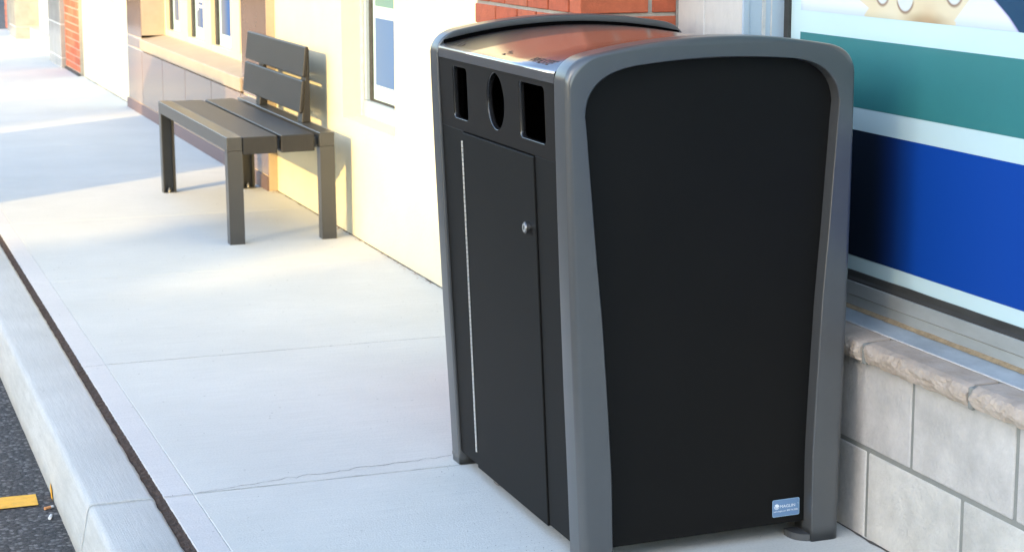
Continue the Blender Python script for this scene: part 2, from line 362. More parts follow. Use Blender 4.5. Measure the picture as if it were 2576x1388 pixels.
# ================================================================ STOREFRONT BUILDING
BX = 2.185
bld = empty('storefront_building', (BX, 8, 0), 'long shopfront with cream stucco walls, brick piers, stone base and blue window graphics', 'building')
H = 3.7
B('stucco_wall', M_stucco, bld,
  (BX, 2.6, 5.0, 7.135, 0, H), (BX, 2.6, 7.135, 7.912, 0, 0.503), (BX, 2.6, 7.135, 7.912, 2.3, H), (BX, 2.6, 7.912, 9.15, 0, H),
  (BX, 2.6, 13.43, 16.03, 0, H), (2.5, 2.6, 4.56, 5.0, 0, H), (2.5, 2.6, 9.15, 13.43, 2.3, H))
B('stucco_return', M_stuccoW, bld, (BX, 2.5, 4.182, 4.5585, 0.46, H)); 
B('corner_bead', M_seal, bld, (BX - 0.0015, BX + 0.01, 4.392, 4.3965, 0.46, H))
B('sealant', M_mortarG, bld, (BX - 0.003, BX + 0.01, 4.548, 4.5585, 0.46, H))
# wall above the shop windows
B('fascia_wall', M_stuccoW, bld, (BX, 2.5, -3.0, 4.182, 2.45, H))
# notch plate on the far wall
B('wall_hatch', M_frameW, bld, (BX - 0.004, BX + 0.02, 14.28, 15.12, 0.55, 1.9), bev=0.002)
# --- brick
def brick_wall(name, specs, parent):
    bm = bmesh.new()
    bm.loops.layers.float_color.new('Col')
    for (x0, x1, y0, y1, z0, z1) in specs:
        t = random.random(); c = [(0.50, 0.125, 0.055), (0.46, 0.105, 0.045), (0.54, 0.155, 0.075), (0.50, 0.13, 0.06)][int(t * 4)]
        k = random.uniform(0.9, 1.1)
        box(bm, x0, x1, y0, y1, z0, z1, 0.0018, 1, tuple(v * k for v in c))
    return bm_obj(name, bm, M_brick, parent)
PX = 1.906; sp = []; k0 = 1.131 - 17 * 0.0675
for r in range(-1, 56):
    z0 = max(k0 + r * 0.0675, 0.004); z1 = min(k0 + r * 0.0675 + 0.0575, H - 0.02)
    if z1 - z0 < 0.02: continue
    a = r % 2 == 1        # row whose long brick shows on the end face
    if a: ys = [4.56, 4.640, 4.789, 4.945, 5.128, 5.262, 5.385]
    else: ys = [4.56, 4.700, 4.880, 5.027, 5.206, 5.385]
    for i, (p, q) in enumerate(zip(ys, ys[1:])):
        y0, y1 = p + (0.006 if i else 0), q - (0.006 if q < 5.38 else 0)
        j = random.uniform(-0.0008, 0.0008)
        if i == 0: sp.append((PX, 2.102 if a else 1.996, y0, y1, z0, z1))
        else: sp.append((PX + j, PX + 0.09, y0, y1, z0, z1))
    if a: sp.append((2.115, 2.3, 4.56 + 0.001, 4.64, z0, z1))
    else: sp.append((2.009, 2.195, 4.56 + 0.0005, 4.7, z0, z1))
pier = brick_wall('brick_pier', sp, bld)
B('mortar', M_mortar, pier, (PX + 0.006, 2.4, 4.566, 5.383, 0, H - 0.02))
sp = []
for r in range(-1, 54):
    z0 = max(0.02 + r * 0.0675, 0.03); z1 = 0.02 + r * 0.0675 + 0.0575
    if z1 - z0 < 0.02: continue
    y = 16.03 - (0.09 if r % 2 else 0)
    while y < 16.9:
        sp.append((2.150 + random.uniform(0, .001), 2.24, max(y, 16.03) + 0.006, min(y + 0.18, 16.9) - 0.006, z0, z1)); y += 0.18
bp = brick_wall('brick_pier', sp, bld); B('mortar', M_mortar, bp, (2.156, 2.5, 16.034, 16.9, 0, H - 0.02)); B('base_strip', M_gask, bp, (2.135, 2.156, 16.03, 16.9, 0, 0.018))
# --- stone base with blocks
bm = bmesh.new(); 
def blocks(z0, z1, yj):
    for a, b in zip(yj, yj[1:]):
        k = random.uniform(0.88, 1.06); box(bm, BX + random.uniform(0, 0.0015), 2.5, a + 0.0055, b - 0.0055, z0, z1, 0.004, 3, (0.60 * k, 0.575 * k * random.uniform(0.98, 1.02), 0.535 * k))
blocks(-0.04, 0.1995, [3.54 + 0.3705 * k for k in range(-12, 4)]); blocks(0.2105, 0.412, [3.3635 + 0.3725 * k for k in range(-12, 4)])
sb = bm_obj('stone_base', bm, M_stone, bld); B('mortar', M_mortarG, sb, (BX + 0.0035, 2.45, -1.2, 4.84, 0.0, 0.411))
# rock-faced caps
def cap_stone(y0, y1):
    bm = bmesh.new(); rings = []; n = int((y1 - y0) / 0.004)
    for i in range(n + 1):
        y = y0 + (y1 - y0) * i / n; e = min(i, n - i) / 3.0; k = min(e, 1); r = []
        prof = [(2.236, 0.400), (2.2, 0.4035)] + [(2.186 - 0.006 * t, 0.407) for t in (0, 1)] + [(2.163 - 0.010 * math.sin(t * 3.0), 0.411 + 0.040 * t) for t in [j / 11 for j in range(12)]] + [(2.176, 0.4555), (2.2, 0.4565), (2.236, 0.4575)]
        for j, (x, z) in enumerate(prof):
            if 3 < j < len(prof) - 3:
                f = Vector((y * 22, z * 34, 0)); d = abs(noise.noise(f)) * 1.0 + 0.5 * abs(noise.noise(f * 2.3)) + 0.22 * noise.noise(f * 6)
                x += 0.0105 * d - 0.002; z += 0.0035 * noise.noise(f * 1.3 + Vector((7, 0, 0)))
            elif j >= len(prof) - 3: z += 0.0012 * noise.noise(Vector((x * 40, y * 30, 0)))
            x = x + (1 - k) * 0.004 * (1 if x < 2.2 else 0); z -= (1 - k) * 0.0015 * (1 if z > 0.44 else 0)
            if j == 3: z += 0.006 * noise.noise(Vector((y * 16, 2, 0)))
            r.append((x, y, z))
        rings.append(r)
    loft(bm, rings); o = bm_obj('cap_stone', bm, M_cap, bld)
    return o
yj = [3.534 + 0.409 * k for k in range(-6, 4)]
for a, b in zip(yj, yj[1:]): cap_stone(a + 0.0065, min(b, 4.556) - 0.0065)
for y in yj[:-1]: B('cap_mortar', M_mortarG, bld, (2.164, 2.2355, y - 0.008, y + 0.008, 0.405, 0.452), bev=0.003)
B('wall_core', M_mortarG, bld, (2.236, 2.5, -1.2, 4.182, 0.40, 0.455), (2.42, 2.5, -3, 4.182, 0.455, 2.45))
# --- big window next to the bin
win = bpy.data.objects.new('window', None); COL.objects.link(win); win.parent = bld; win['label'] = 'large window with teal and navy printed film beside the bin'
Y0 = -1.0
B('sealant_line', M_seal, win, (2.2335, 2.2385, Y0, 4.18, 0.4575, 0.4600), bev=0.001)
bm = bmesh.new(); hexa(bm, [(2.236, Y0, 0.4562), (2.306, Y0, 0.4562), (2.306, 4.18, 0.4562), (2.236, 4.18, 0.4562), (2.2375, Y0, 0.4592), (2.306, Y0, 0.4745), (2.306, 4.18, 0.4745), (2.2375, 4.18, 0.4592)])
bm_obj('flashing', bm, M_flash, win)
bm = bmesh.new(); rings = []
for i in range(1100):
    y = 2.4 + 1.78 * i / 1099; k = 0.5 + 0.5 * noise.noise(Vector((y * 12, 0, 0))); k2 = 0.5 + 0.5 * noise.noise(Vector((y * 45, 4, 0)))
    rings.append([(2.289 - 0.004 - 0.007 * k * k2, y, 0.4708), (2.2935, y, 0.4765 + 0.003 * k), (2.297, y, 0.4735)])
loft(bm, rings); bm_obj('sill_dirt', bm, M_dirt, win)
B('bottom_frame', M_alu, win, (2.2935, 2.36, Y0, 4.18, 0.474, 0.501), (2.2905, 2.36, Y0, 4.18, 0.5025, 0.534), bev=0.0012)
B('frame_groove', M_dirt, win, (2.2945, 2.35, Y0, 4.18, 0.5005, 0.503))
bm = bmesh.new(); rings = []
for i in range(600):
    y = 2.4 + 1.775 * i / 599; k = noise.noise(Vector((y * 6, 0, 0))); k2 = noise.noise(Vector((y * 25, 3, 0)))
    rings.append([(2.2945, y, 0.533), (2.2955 + .001 * k2, y, 0.538), (2.300, y, 0.543 + 0.0015 * k), (2.303, y, 0.5555 + 0.0025 * k), (2.308, y, 0.5585), (2.308, y, 0.533)])
loft(bm, rings); bm_obj('gasket', bm, M_gask, win)
B('side_frame', M_jamb, win, (BX - 0.001, 2.197, 4.172, 4.1815, 0.4765, 2.42), (2.1985, 2.236, 4.1765, 4.1815, 0.4765, 2.42), (2.2475, 2.262, 4.1785, 4.1815, 0.4765, 2.42), (2.265, 2.30, 4.1765, 4.1815, 0.4765, 2.42))
B('frame_stop', M_seal, win, (2.1965, 2.199, 4.1745, 4.1815, 0.4765, 2.42), (2.236, 2.2475, 4.1775, 4.1815, 0.4765, 2.42), (2.2618, 2.2652, 4.1765, 4.1815, 0.4765, 2.42), (2.2365, 2.2385, 4.174, 4.1815, 0.4765, 2.42))
B('side_gasket', M_gask, win, (2.2985, 2.318, 4.152, 4.1815, 0.534, 2.42))
B('head_frame', M_jamb, win, (2.2, 2.36, Y0, 4.17, 2.38, 2.45))
B('pane', M_glass, win, (2.309, 2.330, Y0, 4.158, 0.54, 2.40))
B('film_border', M_film, win, (2.3055, 2.3085, Y0, 4.151, 0.5565, 2.38))
GX = 2.3048
B('teal_band', M_teal, win, (GX, GX + .0006, 1.2, 4.103, 0.944, 1.1045))
def sm(a, b, x):
    t = max(0, min(1, (x - a) / (b - a))); return t * t * (3 - 2 * t)
def mixc(a, b, t): return tuple(p + (q - p) * t for p, q in zip(a, b))
def printed(name, y0, y1, z0, z1, ny, nz, fn, x, parent):
    bm = bmesh.new(); vs = [[bm.verts.new((x, y0 + (y1 - y0) * i / ny, z0 + (z1 - z0) * j / nz)) for i in range(ny + 1)] for j in range(nz + 1)]
    for j in range(nz):
        for i in range(ny): bm.faces.new((vs[j][i], vs[j + 1][i], vs[j + 1][i + 1], vs[j][i + 1]))
    ly = bm.loops.layers.float_color.new('Col')
    for f in bm.faces:
        for l in f.loops: l[ly] = (*fn(l.vert.co.y, l.vert.co.z), 1)
    return bm_obj(name, bm, M_print, parent)
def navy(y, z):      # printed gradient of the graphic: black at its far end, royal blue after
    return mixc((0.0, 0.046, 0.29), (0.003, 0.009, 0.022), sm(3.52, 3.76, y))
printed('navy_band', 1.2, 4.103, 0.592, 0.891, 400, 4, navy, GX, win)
def seg_d(p, a, b):
    ax, ay = p[0] - a[0], p[1] - a[1]; bx, by = b[0] - a[0], b[1] - a[1]; t = max(0, min(1, (ax * bx + ay * by) / (bx * bx + by * by)))
    return math.hypot(ax - bx * t, ay - by * t)
def photo(y, z):
    n1 = noise.noise(Vector((y * 30, z * 30, 0))); n2 = noise.noise(Vector((y * 9, z * 9, 3)))
    c = mixc((0.92, 0.97, 1.0), (0.62, 0.74, 0.86), sm(1.185, 1.158, z) * 0.75 + sm(4.085, 4.103, y) * 0.3)
    # cream board with pegs, edges soft as in an enlarged photograph
    left = 3.805 + 0.0 if z < 1.162 else (3.805 - (z - 1.162) * 1.1 if z < 1.178 else 3.787 + (z - 1.178) * 2.6)
    right = 3.433 if z < 1.166 else 3.437 - (z - 1.170) * 1.15
    ins = sm(left + 0.004, left - 0.004, y) * sm(right - 0.004, right + 0.004, y)
    cream = mixc((0.86, 0.72, 0.46), (0.93, 0.84, 0.62), 0.5 + 0.6 * n2)
    br = sm(0.13, 0.02, abs(y - 3.545)) * sm(1.186 + 0.008 * n1, 1.160, z)
    cream = mixc(cream, (0.42, 0.27, 0.13), 0.75 * br)
    cream = mixc(cream, (0.62, 0.60, 0.42), 0.5 * sm(1.175, 1.158, z) * sm(3.63, 3.72, y))
    cream = mixc(cream, (0.68, 0.42, 0.22), 0.3 * sm(0.05, 0.0, abs(y - 3.54)) * sm(1.215, 1.18, z))
    for py, pz, rr in ((3.634, 1.210, 0.033), (3.443, 1.232, 0.031), (3.729, 1.215, 0.026), (3.55, 1.29, 0.033), (3.72, 1.30, 0.03)):
        d = math.hypot(y - py, (z - pz))
        low = sm(0.0, -0.02, z - pz)
        cream = mixc(cream, (0.25, 0.12, 0.07), 0.85 * low * sm(rr + 0.008, rr + 0.001, d))
        cream = mixc(cream, (0.83, 0.88, 0.86), sm(rr + 0.001, rr - 0.004, d))
    c = mixc(c, cream, ins)
    nb = 3.206 + (z - 1.156) * 1.25 + 0.35 * max(0, z - 1.187)
    nv = sm(nb + 0.004, nb - 0.004, y)
    c = mixc(c, (0.45, 0.35, 0.85), 0.6 * sm(0.012, 0.0, abs(y - nb)))
    return tuple(v * 0.72 for v in mixc(c, (0.015, 0.07, 0.15), nv))
printed('photo_band', 2.9, 4.103, 1.158, 1.42, 480, 105, photo, GX, win)
B('photo_band', M_teal, win, (GX, GX + .0006, 1.2, 2.9, 1.158, 2.3), (GX, GX + .0006, 2.9, 4.103, 1.42, 2.3))
# --- small window behind the bench's near end
w2 = bpy.data.objects.new('window', None); COL.objects.link(w2); w2.parent = bld; w2['label'] = 'narrow window with blue film near the bench'
XW = 2.28
B('frame', M_jamb, w2, (XW, 2.36, 7.868, 7.912, 0.575, 2.3), (XW - .0015, 2.36, 7.135, 7.912, 0.503, 0.574), (XW, 2.36, 7.135, 7.17, 0.575, 2.3), bev=0.002)
B('reveal_trim', M_seal, w2, (XW - 0.012, XW - .002, 7.895, 7.9115, 0.5035, 2.3))
B('gasket', M_gask, w2, (2.296, 2.34, 7.825, 7.8675, 0.5745, 2.3), (2.296, 2.34, 7.17, 7.825, 0.5745, 0.583))
B('pane', M_glass, w2, (2.306, 2.33, 7.17, 7.825, 0.583, 2.3))
B('film_border', M_film, w2, (2.3025, 2.3055, 7.17, 7.824, 0.584, 2.29))
B('blue_band', mat('light_blue_film', (0.055, 0.14, 0.34), 0.5, coat=0.2), w2, (2.3018, 2.3024, 7.17, 7.79, 0.649, 0.938))
B('teal_band', mat('grey_green_film', (0.10, 0.23, 0.23), 0.5, coat=0.3), w2, (2.3018, 2.3024, 7.17, 7.79, 0.988, 1.15))
# --- tiled bay
TX = 2.14
bay = bpy.data.objects.new('tiled_bay', None); COL.objects.link(bay); bay.parent = bld; bay['label'] = 'tan tiled bay with three windows above a sloping sill'
bm = bmesh.new()
for a, b in zip([9.15, 9.76, 10.53, 11.305, 12.07, 12.84], [9.76, 10.53, 11.305, 12.07, 12.84, 13.43]):
    for z0, z1 in ((0.075, 0.438),): box(bm, TX, 2.19, a + 0.004, b - 0.004, z0, z1, 0.002)
for a, b in ((9.15, 9.72), (12.84, 13.43)):
    for z0, z1 in ((0.525, 1.14), (1.148, 1.75), (1.758, 2.3)): box(bm, TX, 2.3, a, b - 0.004, z0, z1, 0.002)
box(bm, TX, 2.3, 9.15, 13.43, 2.308, H - 0.02)
box(bm, TX, 2.19, 9.15, 9.76 - .004, 0.446, 0.517, .002); box(bm, TX, 2.19, 12.84 + .004, 13.43, 0.446, 0.517, .002)
bm_obj('tile_cladding', bm, M_tile, bay)
B('grout', M_grout, bay, (TX + 0.003, 2.3, 9.153, 13.427, 0.0, 0.438), (TX + 0.003, 2.3, 9.153, 9.7, 0.438, 2.3), (TX + 0.003, 2.3, 12.84, 13.427, 0.438, 2.3))
B('end_return', M_sill, bay, (TX + 0.001, BX, 9.1455, 9.152, 0.0, H - 0.02))
B('skirting', M_skirt, bay, (TX - 0.008, TX + 0.002, 9.152, 13.47, 0.0, 0.07), bev=0.001)
bm = bmesh.new(); hexa(bm, [(TX - 0.012, 9.725, 0.447), (2.40, 9.725, 0.447), (2.40, 12.835, 0.447), (TX - 0.012, 12.835, 0.447), (TX - 0.012, 9.725, 0.520), (2.40, 9.725, 0.560), (2.40, 12.835, 0.560), (TX - 0.012, 12.835, 0.520)], 0.003)
bm_obj('sill', bm, M_sill, bay)
B('side_reveal', M_sill, bay, (TX + 0.004, 2.34, 12.828, 12.842, 0.545, 2.3))
B('side_reveal', M_sill, bay, (TX + 0.004, 2.34, 9.715, 9.728, 0.545, 2.3))
XG = 2.34
yy = [(12.80, 12.30), (12.03, 11.55), (11.29, 10.75), (10.5, 9.78)]
fr = []
for a, b in ((12.83, 12.80), (12.31, 12.035), (11.52, 11.295), (10.73, 10.5), (9.8, 9.728)): fr.append((2.302, 2.4, b, a, 0.545, 2.3))
B('window_frame', M_frameW, bay, *fr, (2.306, 2.4, 9.73, 12.828, 0.535, 0.585), bev=0.003)
for k, (a, b) in enumerate([(12.80, 12.31), (12.035, 11.52), (11.295, 10.73), (10.5, 9.8)]):
    w = bpy.data.objects.new('window', None); COL.objects.link(w); w.parent = bay
    B('gasket', M_gask, w, (2.33, 2.4, a - 0.06, a, 0.585, 2.3))
    B('film_border', M_film, w, (2.345, 2.4, b, a - 0.06, 0.585, 2.3))
    gap = 0.02 if k != 1 else 0.12
    printed('film', b + gap, a - 0.12, 0.655, 2.2, 40, 2, lambda y, z, b=b, a=a: mixc((0.008, 0.085, 0.31), (0.13, 0.15, 0.20), sm(a - (0.12 + 0.5 * (a - b)), a - 0.14, y)), 2.344, w)
    if k == 1: B('lettering', M_white, w, (2.341, 2.3435, a - 0.165, a - 0.14, 0.76, 1.0), *[(2.341, 2.3435, a - 0.30, a - 0.18, z, z + 0.016) for z in (0.78, 0.815, 0.845, 0.875, 0.91)])
B('backing', M_frameW, bay, (2.4, 2.45, 9.2, 13.4, 0.5, 2.3))
# --- columns further along
def column(x0, x1, y0, y1, jz, lab):
    c = bpy.data.objects.new('column', None); COL.objects.link(c); c.parent = bld
    bm = bmesh.new()
    for a, b in zip(jz, jz[1:]): box(bm, x0, x1, y0, y1, a + 0.004, b - 0.004, 0.002)
    bm_obj('granite_cladding', bm, M_gran, c); B('grout', M_seal, c, (x0 + 0.004, x1, y0 + 0.004, y1 - 0.004, 0, jz[-1] - 0.01))
column(2.112, 2.5, 16.9, 17.76, [0, 0.09, 0.385, 1.0, 1.6, 2.2, 2.8, 3.4], '')
column(2.13, 2.5, 20.82, 21.5, [0, 0.13, 0.6, 1.2, 1.8, 2.4, 3.0, 3.6], '')
B('door_recess', M_stucco, bld, (2.36, 2.45, 17.76, 18.35, 0, H), (2.28, 2.45, 18.35, 20.82, 0, 0.12), (2.38, 2.5, 18.35, 20.82, 0.12, H - .01))
dr = B('door', M_seal, bld, (2.335, 2.38, 18.4, 19.3, 0.12, 2.2), (2.335, 2.38, 19.35, 20.3, 0.12, 2.2), bev=0.004)
B('door_slot', M_gran, dr, (2.325, 2.3345, 18.75, 18.87, 0.26, 0.42), (2.325, 2.3345, 18.75, 18.87, 0.58, 1.4))
B('dark_panel', M_gran, bld, (2.20, 2.5, 21.5, 22.4, 0, H)); 
sp = [(2.2, 2.4, 22.42, 22.6, 0.02 + r * 0.0675, 0.0775 + r * 0.0675) for r in range(50)]
brick_wall('brick_pier', sp, bld)
settle(bld)

# ================================================================ BENCH
def bench():
    b = empty('bench', (1.86, 8.52, 0), 'charcoal metal bench with slatted seat and offset backrest by the cream wall', 'bench')
    for x0 in (1.633, 2.033):
        B('side_rail', M_bench, b, (x0, x0 + 0.064, 7.715, 9.325, 0.402, 0.46), bev=0.0018)
    for (x0, y0, op) in ((1.633, 7.715, 1), (2.033, 7.715, 1), (1.633, 9.27, -1), (2.033, 9.27, -1)):
        y1 = y0 + 0.055; t = 0.006
        web = (x0, x0 + 0.064, y0, y0 + t, 0, 0.4015) if op == 1 else (x0, x0 + 0.064, y1 - t, y1, 0, 0.4015)
        a, c = (y0 + t, y1) if op == 1 else (y0, y1 - t)
        l = B('leg', M_bench, b, web, (x0, x0 + t, a, c, 0, 0.4015), (x0 + 0.064 - t, x0 + 0.064, a, c, 0, 0.4015), (x0 + t, x0 + 0.064 - t, a, c, 0, 0.006))
        bm = bmesh.new(); cyl(bm, (x0 + 0.032, (a + c) / 2, 0.012), (0, 0, 1), 0.009, 0.012, 6); cyl(bm, (x0 + 0.032, (a + c) / 2, 0.02), (0, 0, 1), 0.005, 0.012, 10)
        bm_obj('anchor_bolt', bm, M_bolt, l)
    for x0, x1 in ((1.6995, 1.850), (1.8665, 2.012)):
        B('seat_slat', M_slat, b, (x0, x1, 7.722, 9.318, 0.384, 0.4575), bev=0.004, seg=3)
    for yb in (7.76, 8.5, 9.24): B('cross_bar', M_bench, b, (1.699, 2.03, yb, yb + 0.04, 0.395, 0.435))
    def fx(z): return 2.043 + (z - 0.50) * 0.119
    for z0, z1 in ((0.503, 0.648), (0.662, 0.797)):
        bm = bmesh.new(); hexa(bm, [(fx(z0), 8.10, z0), (fx(z0) + 0.016, 8.10, z0), (fx(z0) + 0.016, 9.25, z0), (fx(z0), 9.25, z0), (fx(z1), 8.10, z1), (fx(z1) + 0.016, 8.10, z1), (fx(z1) + 0.016, 9.25, z1), (fx(z1), 9.25, z1)], 0.005, 3)
        bm_obj('back_slat', M_slat and bm, M_slat, b) if False else bm_obj('back_slat', bm, M_slat, b)
    for y0 in (8.103, 8.93):
        bm = bmesh.new(); hexa(bm, [(fx(0.46) + 0.017, y0, 0.4605), (2.095, y0, 0.4605), (2.095, y0 + 0.085, 0.4605), (fx(0.46) + 0.017, y0 + 0.085, 0.4605), (fx(0.785) + 0.0165, y0, 0.785), (2.095, y0, 0.785), (2.095, y0 + 0.085, 0.785), (fx(0.785) + 0.0165, y0 + 0.085, 0.785)], 0.002)
        bm_obj('back_support', bm, M_bench if False else M_slat, b)
    settle(b); b.rotation_euler = (0, -0.011, 0); b.location.z = -0.0025; return b
bench()

# ================================================================ RECYCLING BIN
bn = empty('recycling_bin', (1.8075, 3.556, 0), 'large black and grey three-opening waste bin with stainless steel lid', 'waste bin')
CX = 1.8145
HW = [(0, .3135), (.2, .3195), (.4, .3265), (.6, .332), (.8, .3365), (1.0, .3395), (1.2, .3395)]
HI = [(0, .2415), (.2, .243), (.35, .2505), (.55, .2625), (.7, .276), (.8, .2835), (.9, .2915), (1.0, .2985), (1.2, .2985)]
def path(tab, ztop, curv, r, zlo=0.0, n1=26, nc=9, nt=40):
    """inverted U outline from left foot over the arch to the right foot"""
    hw_t = lerp(tab, 1.05); arch = lambda d: ztop - curv * d * d
    zc = arch(hw_t) - r
    L = [(-lerp(tab, zlo + (zc - zlo) * i / n1), zlo + (zc - zlo) * i / n1) for i in range(n1)]
    # superellipse-like corner
    xs, xe = -hw_t, -(hw_t - r * 1.0)
    C = []
    for i in range(nc + 1):
        t = i / nc; p0 = (xs, zc); p1 = (xs, arch(hw_t) + curv * 0.02); p2 = (-(hw_t - r * 1.35), arch(hw_t - r * 1.35))
        p1 = (xs + 0.004, arch(hw_t) )
        C.append(((1 - t) ** 2 * p0[0] + 2 * t * (1 - t) * p1[0] + t * t * p2[0], (1 - t) ** 2 * p0[1] + 2 * t * (1 - t) * p1[1] + t * t * p2[1]))
    xt = hw_t - r * 1.35
    T = [(-xt + 2 * xt * i / nt, arch(-xt + 2 * xt * i / nt)) for i in range(1, nt)]
    half = L + C
    return half + T + [(-x, z) for x, z in half[::-1]]
outer = path(HW, 1.139, 0.34, 0.042, -0.006); inner = path(HI, 1.0945, 0.26, 0.085, -0.006)
def frame(yf, sgn, D, CX):
    """yf: y of the show face; sgn +1 = body lies towards +y"""
    bm = bmesh.new(); rings = []
    for (ox, oz), (ix, iz) in zip(outer, inner):
        o = Vector((ox, 0, oz)); i = Vector((ix, 0, iz)); u = (i - o); w = u.length; u.normalize()
        def P(a, d): p = o + u * a; return (CX + p.x, yf + sgn * d, p.z)
        ro, ri = 0.018, 0.003
        r = [P(w, D), P(w, D * 0.5), P(w, ri)]
        for k in range(1, 4): t = k / 3 * math.pi / 2; r.append(P(w - ri * (1 - math.cos(math.pi / 2 - t)) if False else w - ri * (math.sin(t)), ri - ri * math.sin(t) if k < 3 else 0))
        r.append(P(w * 0.5 + ro * 0.5, 0.0))
        for k in range(0, 8):
            t = k / 7 * math.pi / 2; r.append(P(ro - ro * math.sin(t), ro - ro * math.cos(t)))
        r.append(P(0, D * 0.5)); r.append(P(0, D - 0.005)); r.append(P(0.0015, D - 0.0015)); r.append(P(0.005, D))
        rings.append(r)
    loft(bm, rings)
    f = bm_obj('end_frame', bm, M_grey, bn, True)
    # floor toe plates
    for s in (-1, 1):
        n = 8; x_in = CX + s * 0.208; x_out = CX + s * 0.300; y0, y1 = yf + sgn * 0.004, yf + sgn * D * 0.9
        loop = [(x_out, y1), (x_in, y1), (x_in, y0 + sgn * 0.045)]
        for k in range(1, n): t = k / n * math.pi / 2; loop.append((x_in + s * 0.045 * (1 - math.cos(t)), y0 + sgn * 0.045 * (1 - math.sin(t))))
        loop += [(x_in + s * 0.045, y0), (x_out, y0)]
        bm = bmesh.new(); loft(bm, [[(x, y, z) for x, y in loop] for z in (-0.006, 0.012)])
        bm_obj('foot', bm, M_grey, f)
    return f
F1 = frame(3.556, 1, 0.074, CX); F2 = frame(4.496, -1, 0.068, CX + 0.003)
for v in F2.data.vertices: v.co.y -= (1.09 - v.co.z) * 0.034
for o in (F1, F2):
    md = o.modifiers.new('wn', 'WEIGHTED_NORMAL'); md.keep_sharp = True
# end panels
def end_panel(y0, y1):
    pts = [(CX + x * 1.012, max(z, 0.036)) for x, z in path(HI, 1.0965, 0.26, 0.083, 0.036)]
    bm = bmesh.new(); loft(bm, [[(x, y, z) for x, z in pts] for y in (y0, y1)]); return bm_obj('end_panel', bm, M_black, bn)
ep = end_panel(3.592, 3.604); end_panel(4.440, 4.450)
# vinyl maker's label
def yz_label():
    y = 3.5905; u0, u1, z0, z1 = 1.976, 2.0438, 0.0528, 0.0925
    me = filled([rrect(u0, u1, z0, z1, 0.0035)], 0.0003)
    for v in me.vertices: v.co = (v.co.x, y + v.co.z, v.co.y)
    l = link('maker_label', me, M_label, bn)
    me = filled([rrect(u0, u1, z0, z1, 0.0035), rrect(u0 + .0008, u1 - .0008, z0 + .0008, z1 - .0008, 0.003)], 0.0001)
    for v in me.vertices: v.co = (v.co.x, y - 0.0005 + v.co.z, v.co.y)
    link('label_edge', me, mat('label_edge_ink', (0.35, 0.52, 0.65), 0.5), l)
    def put(s, size, x, z, sx=1.0):
        me = text_mesh(s, size, 0.0001)
        for v in me.vertices: v.co = (x + v.co.x * sx, y - 0.0007 + v.co.z, z + v.co.y)
        link('lettering', me, M_white, l)
    put('MAGLIN', 0.0096, u0 + 0.0180, 0.0730, 1.12); put('TM', 0.002, u1 - 0.005, 0.0790)
    put('www.maglin.com', 0.0048, u0 + 0.003, 0.0640, 0.93); put('800 716 5506', 0.0052, u0 + 0.0365, 0.0640, 0.95)
    # round emblem: disc with two sweeping lower arcs
    def ring(r0, r1, a0, a1, n=20, cx=u0 + 0.0105, cz=0.0765):
        o = [(cx + r1 * math.cos(R(a0 + (a1 - a0) * i / n)), cz + r1 * math.sin(R(a0 + (a1 - a0) * i / n))) for i in range(n + 1)]
        i_ = [(cx + r0 * math.cos(R(a1 - (a1 - a0) * i / n)), cz + r0 * math.sin(R(a1 - (a1 - a0) * i / n))) for i in range(n + 1)]
        return o + i_
    cx, cz = u0 + 0.0105, 0.0765
    sh = [[(cx + 0.0062 * math.cos(R(a)), cz + 0.0062 * math.sin(R(a))) for a in range(-5, 150, 8)] + [(cx - 0.0018, cz + 0.0008), (cx - 0.0012, cz - 0.0020), (cx + 0.003, cz - 0.0012)],
          ring(0.0029, 0.0040, 150, 330), ring(0.0052, 0.0064, 165, 335)]
    for s in sh:
        bm = bmesh.new(); loft(bm, [[(p[0], y - 0.0007 + d, p[1]) for p in s] for d in (-0.0001, 0.0001)])
        bm_obj('emblem', bm, M_white, l)
yz_label()
# front
def xf(z): return 1.481 + 0.029 * (1.045 - z)
def slab(bm, y0, y1, z0, z1, off, th, bev=0.0012, seg=2):
    a, b = xf(z0) - off, xf(z1) - off
    hexa(bm, [(a, y0, z0), (a + th, y0, z0), (a + th, y1, z0), (a, y1, z0), (b, y0, z1), (b + th, y0, z1), (b + th, y1, z1), (b, y1, z1)], bev, seg)
ell = [(4.016 + 0.060 * math.cos(R(a)), 0.975 + 0.067 * math.sin(R(a))) for a in range(0, 360, 6)]
me = filled([[(3.632, 0.8810), (4.422, 0.8810), (4.422, 1.066), (3.632, 1.066)], rrect(4.213, 4.322, 0.906, 1.035, 0.012), ell, rrect(3.702, 3.862, 0.910, 1.0375, 0.014)], 0.006, 0.0015)
for v in me.vertices: v.co = (xf(v.co.y) + 0.0075 - v.co.z, v.co.x, v.co.y)
op = link('opening_panel', me, M_blackp, bn)
# return lips inside the openings
def lip(loop, name='opening_lip'):
    M_rim = mat('glossy_black_rim', (0.012, 0.012, 0.013), 0.22, spec=1.0)
    bm = bmesh.new(); cu = sum(p[0] for p in loop) / len(loop); cv = sum(p[1] for p in loop) / len(loop)
    sc = lambda k: [(cu + (u - cu) * k, cv + (v - cv) * k) for u, v in loop]
    rg = [[(xf(v) + dx, u, v) for u, v in sc(k)] for dx, k in ((0.001, 0.998), (0.0000, 0.985), (0.003, 0.968), (0.012, 0.968))]
    loft(bm, rg, cap=False); bm_obj(name, bm, M_rim, op, True)
for lp in (rrect(4.213, 4.322, 0.906, 1.035, 0.012), ell, rrect(3.702, 3.862, 0.910, 1.0375, 0.014)): lip(lp)
bm = bmesh.new(); slab(bm, 4.2565, 4.420, 0.040, 0.8802, 0, 0.01); bm_obj('side_panel', bm, M_black, bn)
bm = bmesh.new(); slab(bm, 3.632, 3.7735, 0.040, 0.8802, 0, 0.01); bm_obj('side_panel', bm, M_black, bn)
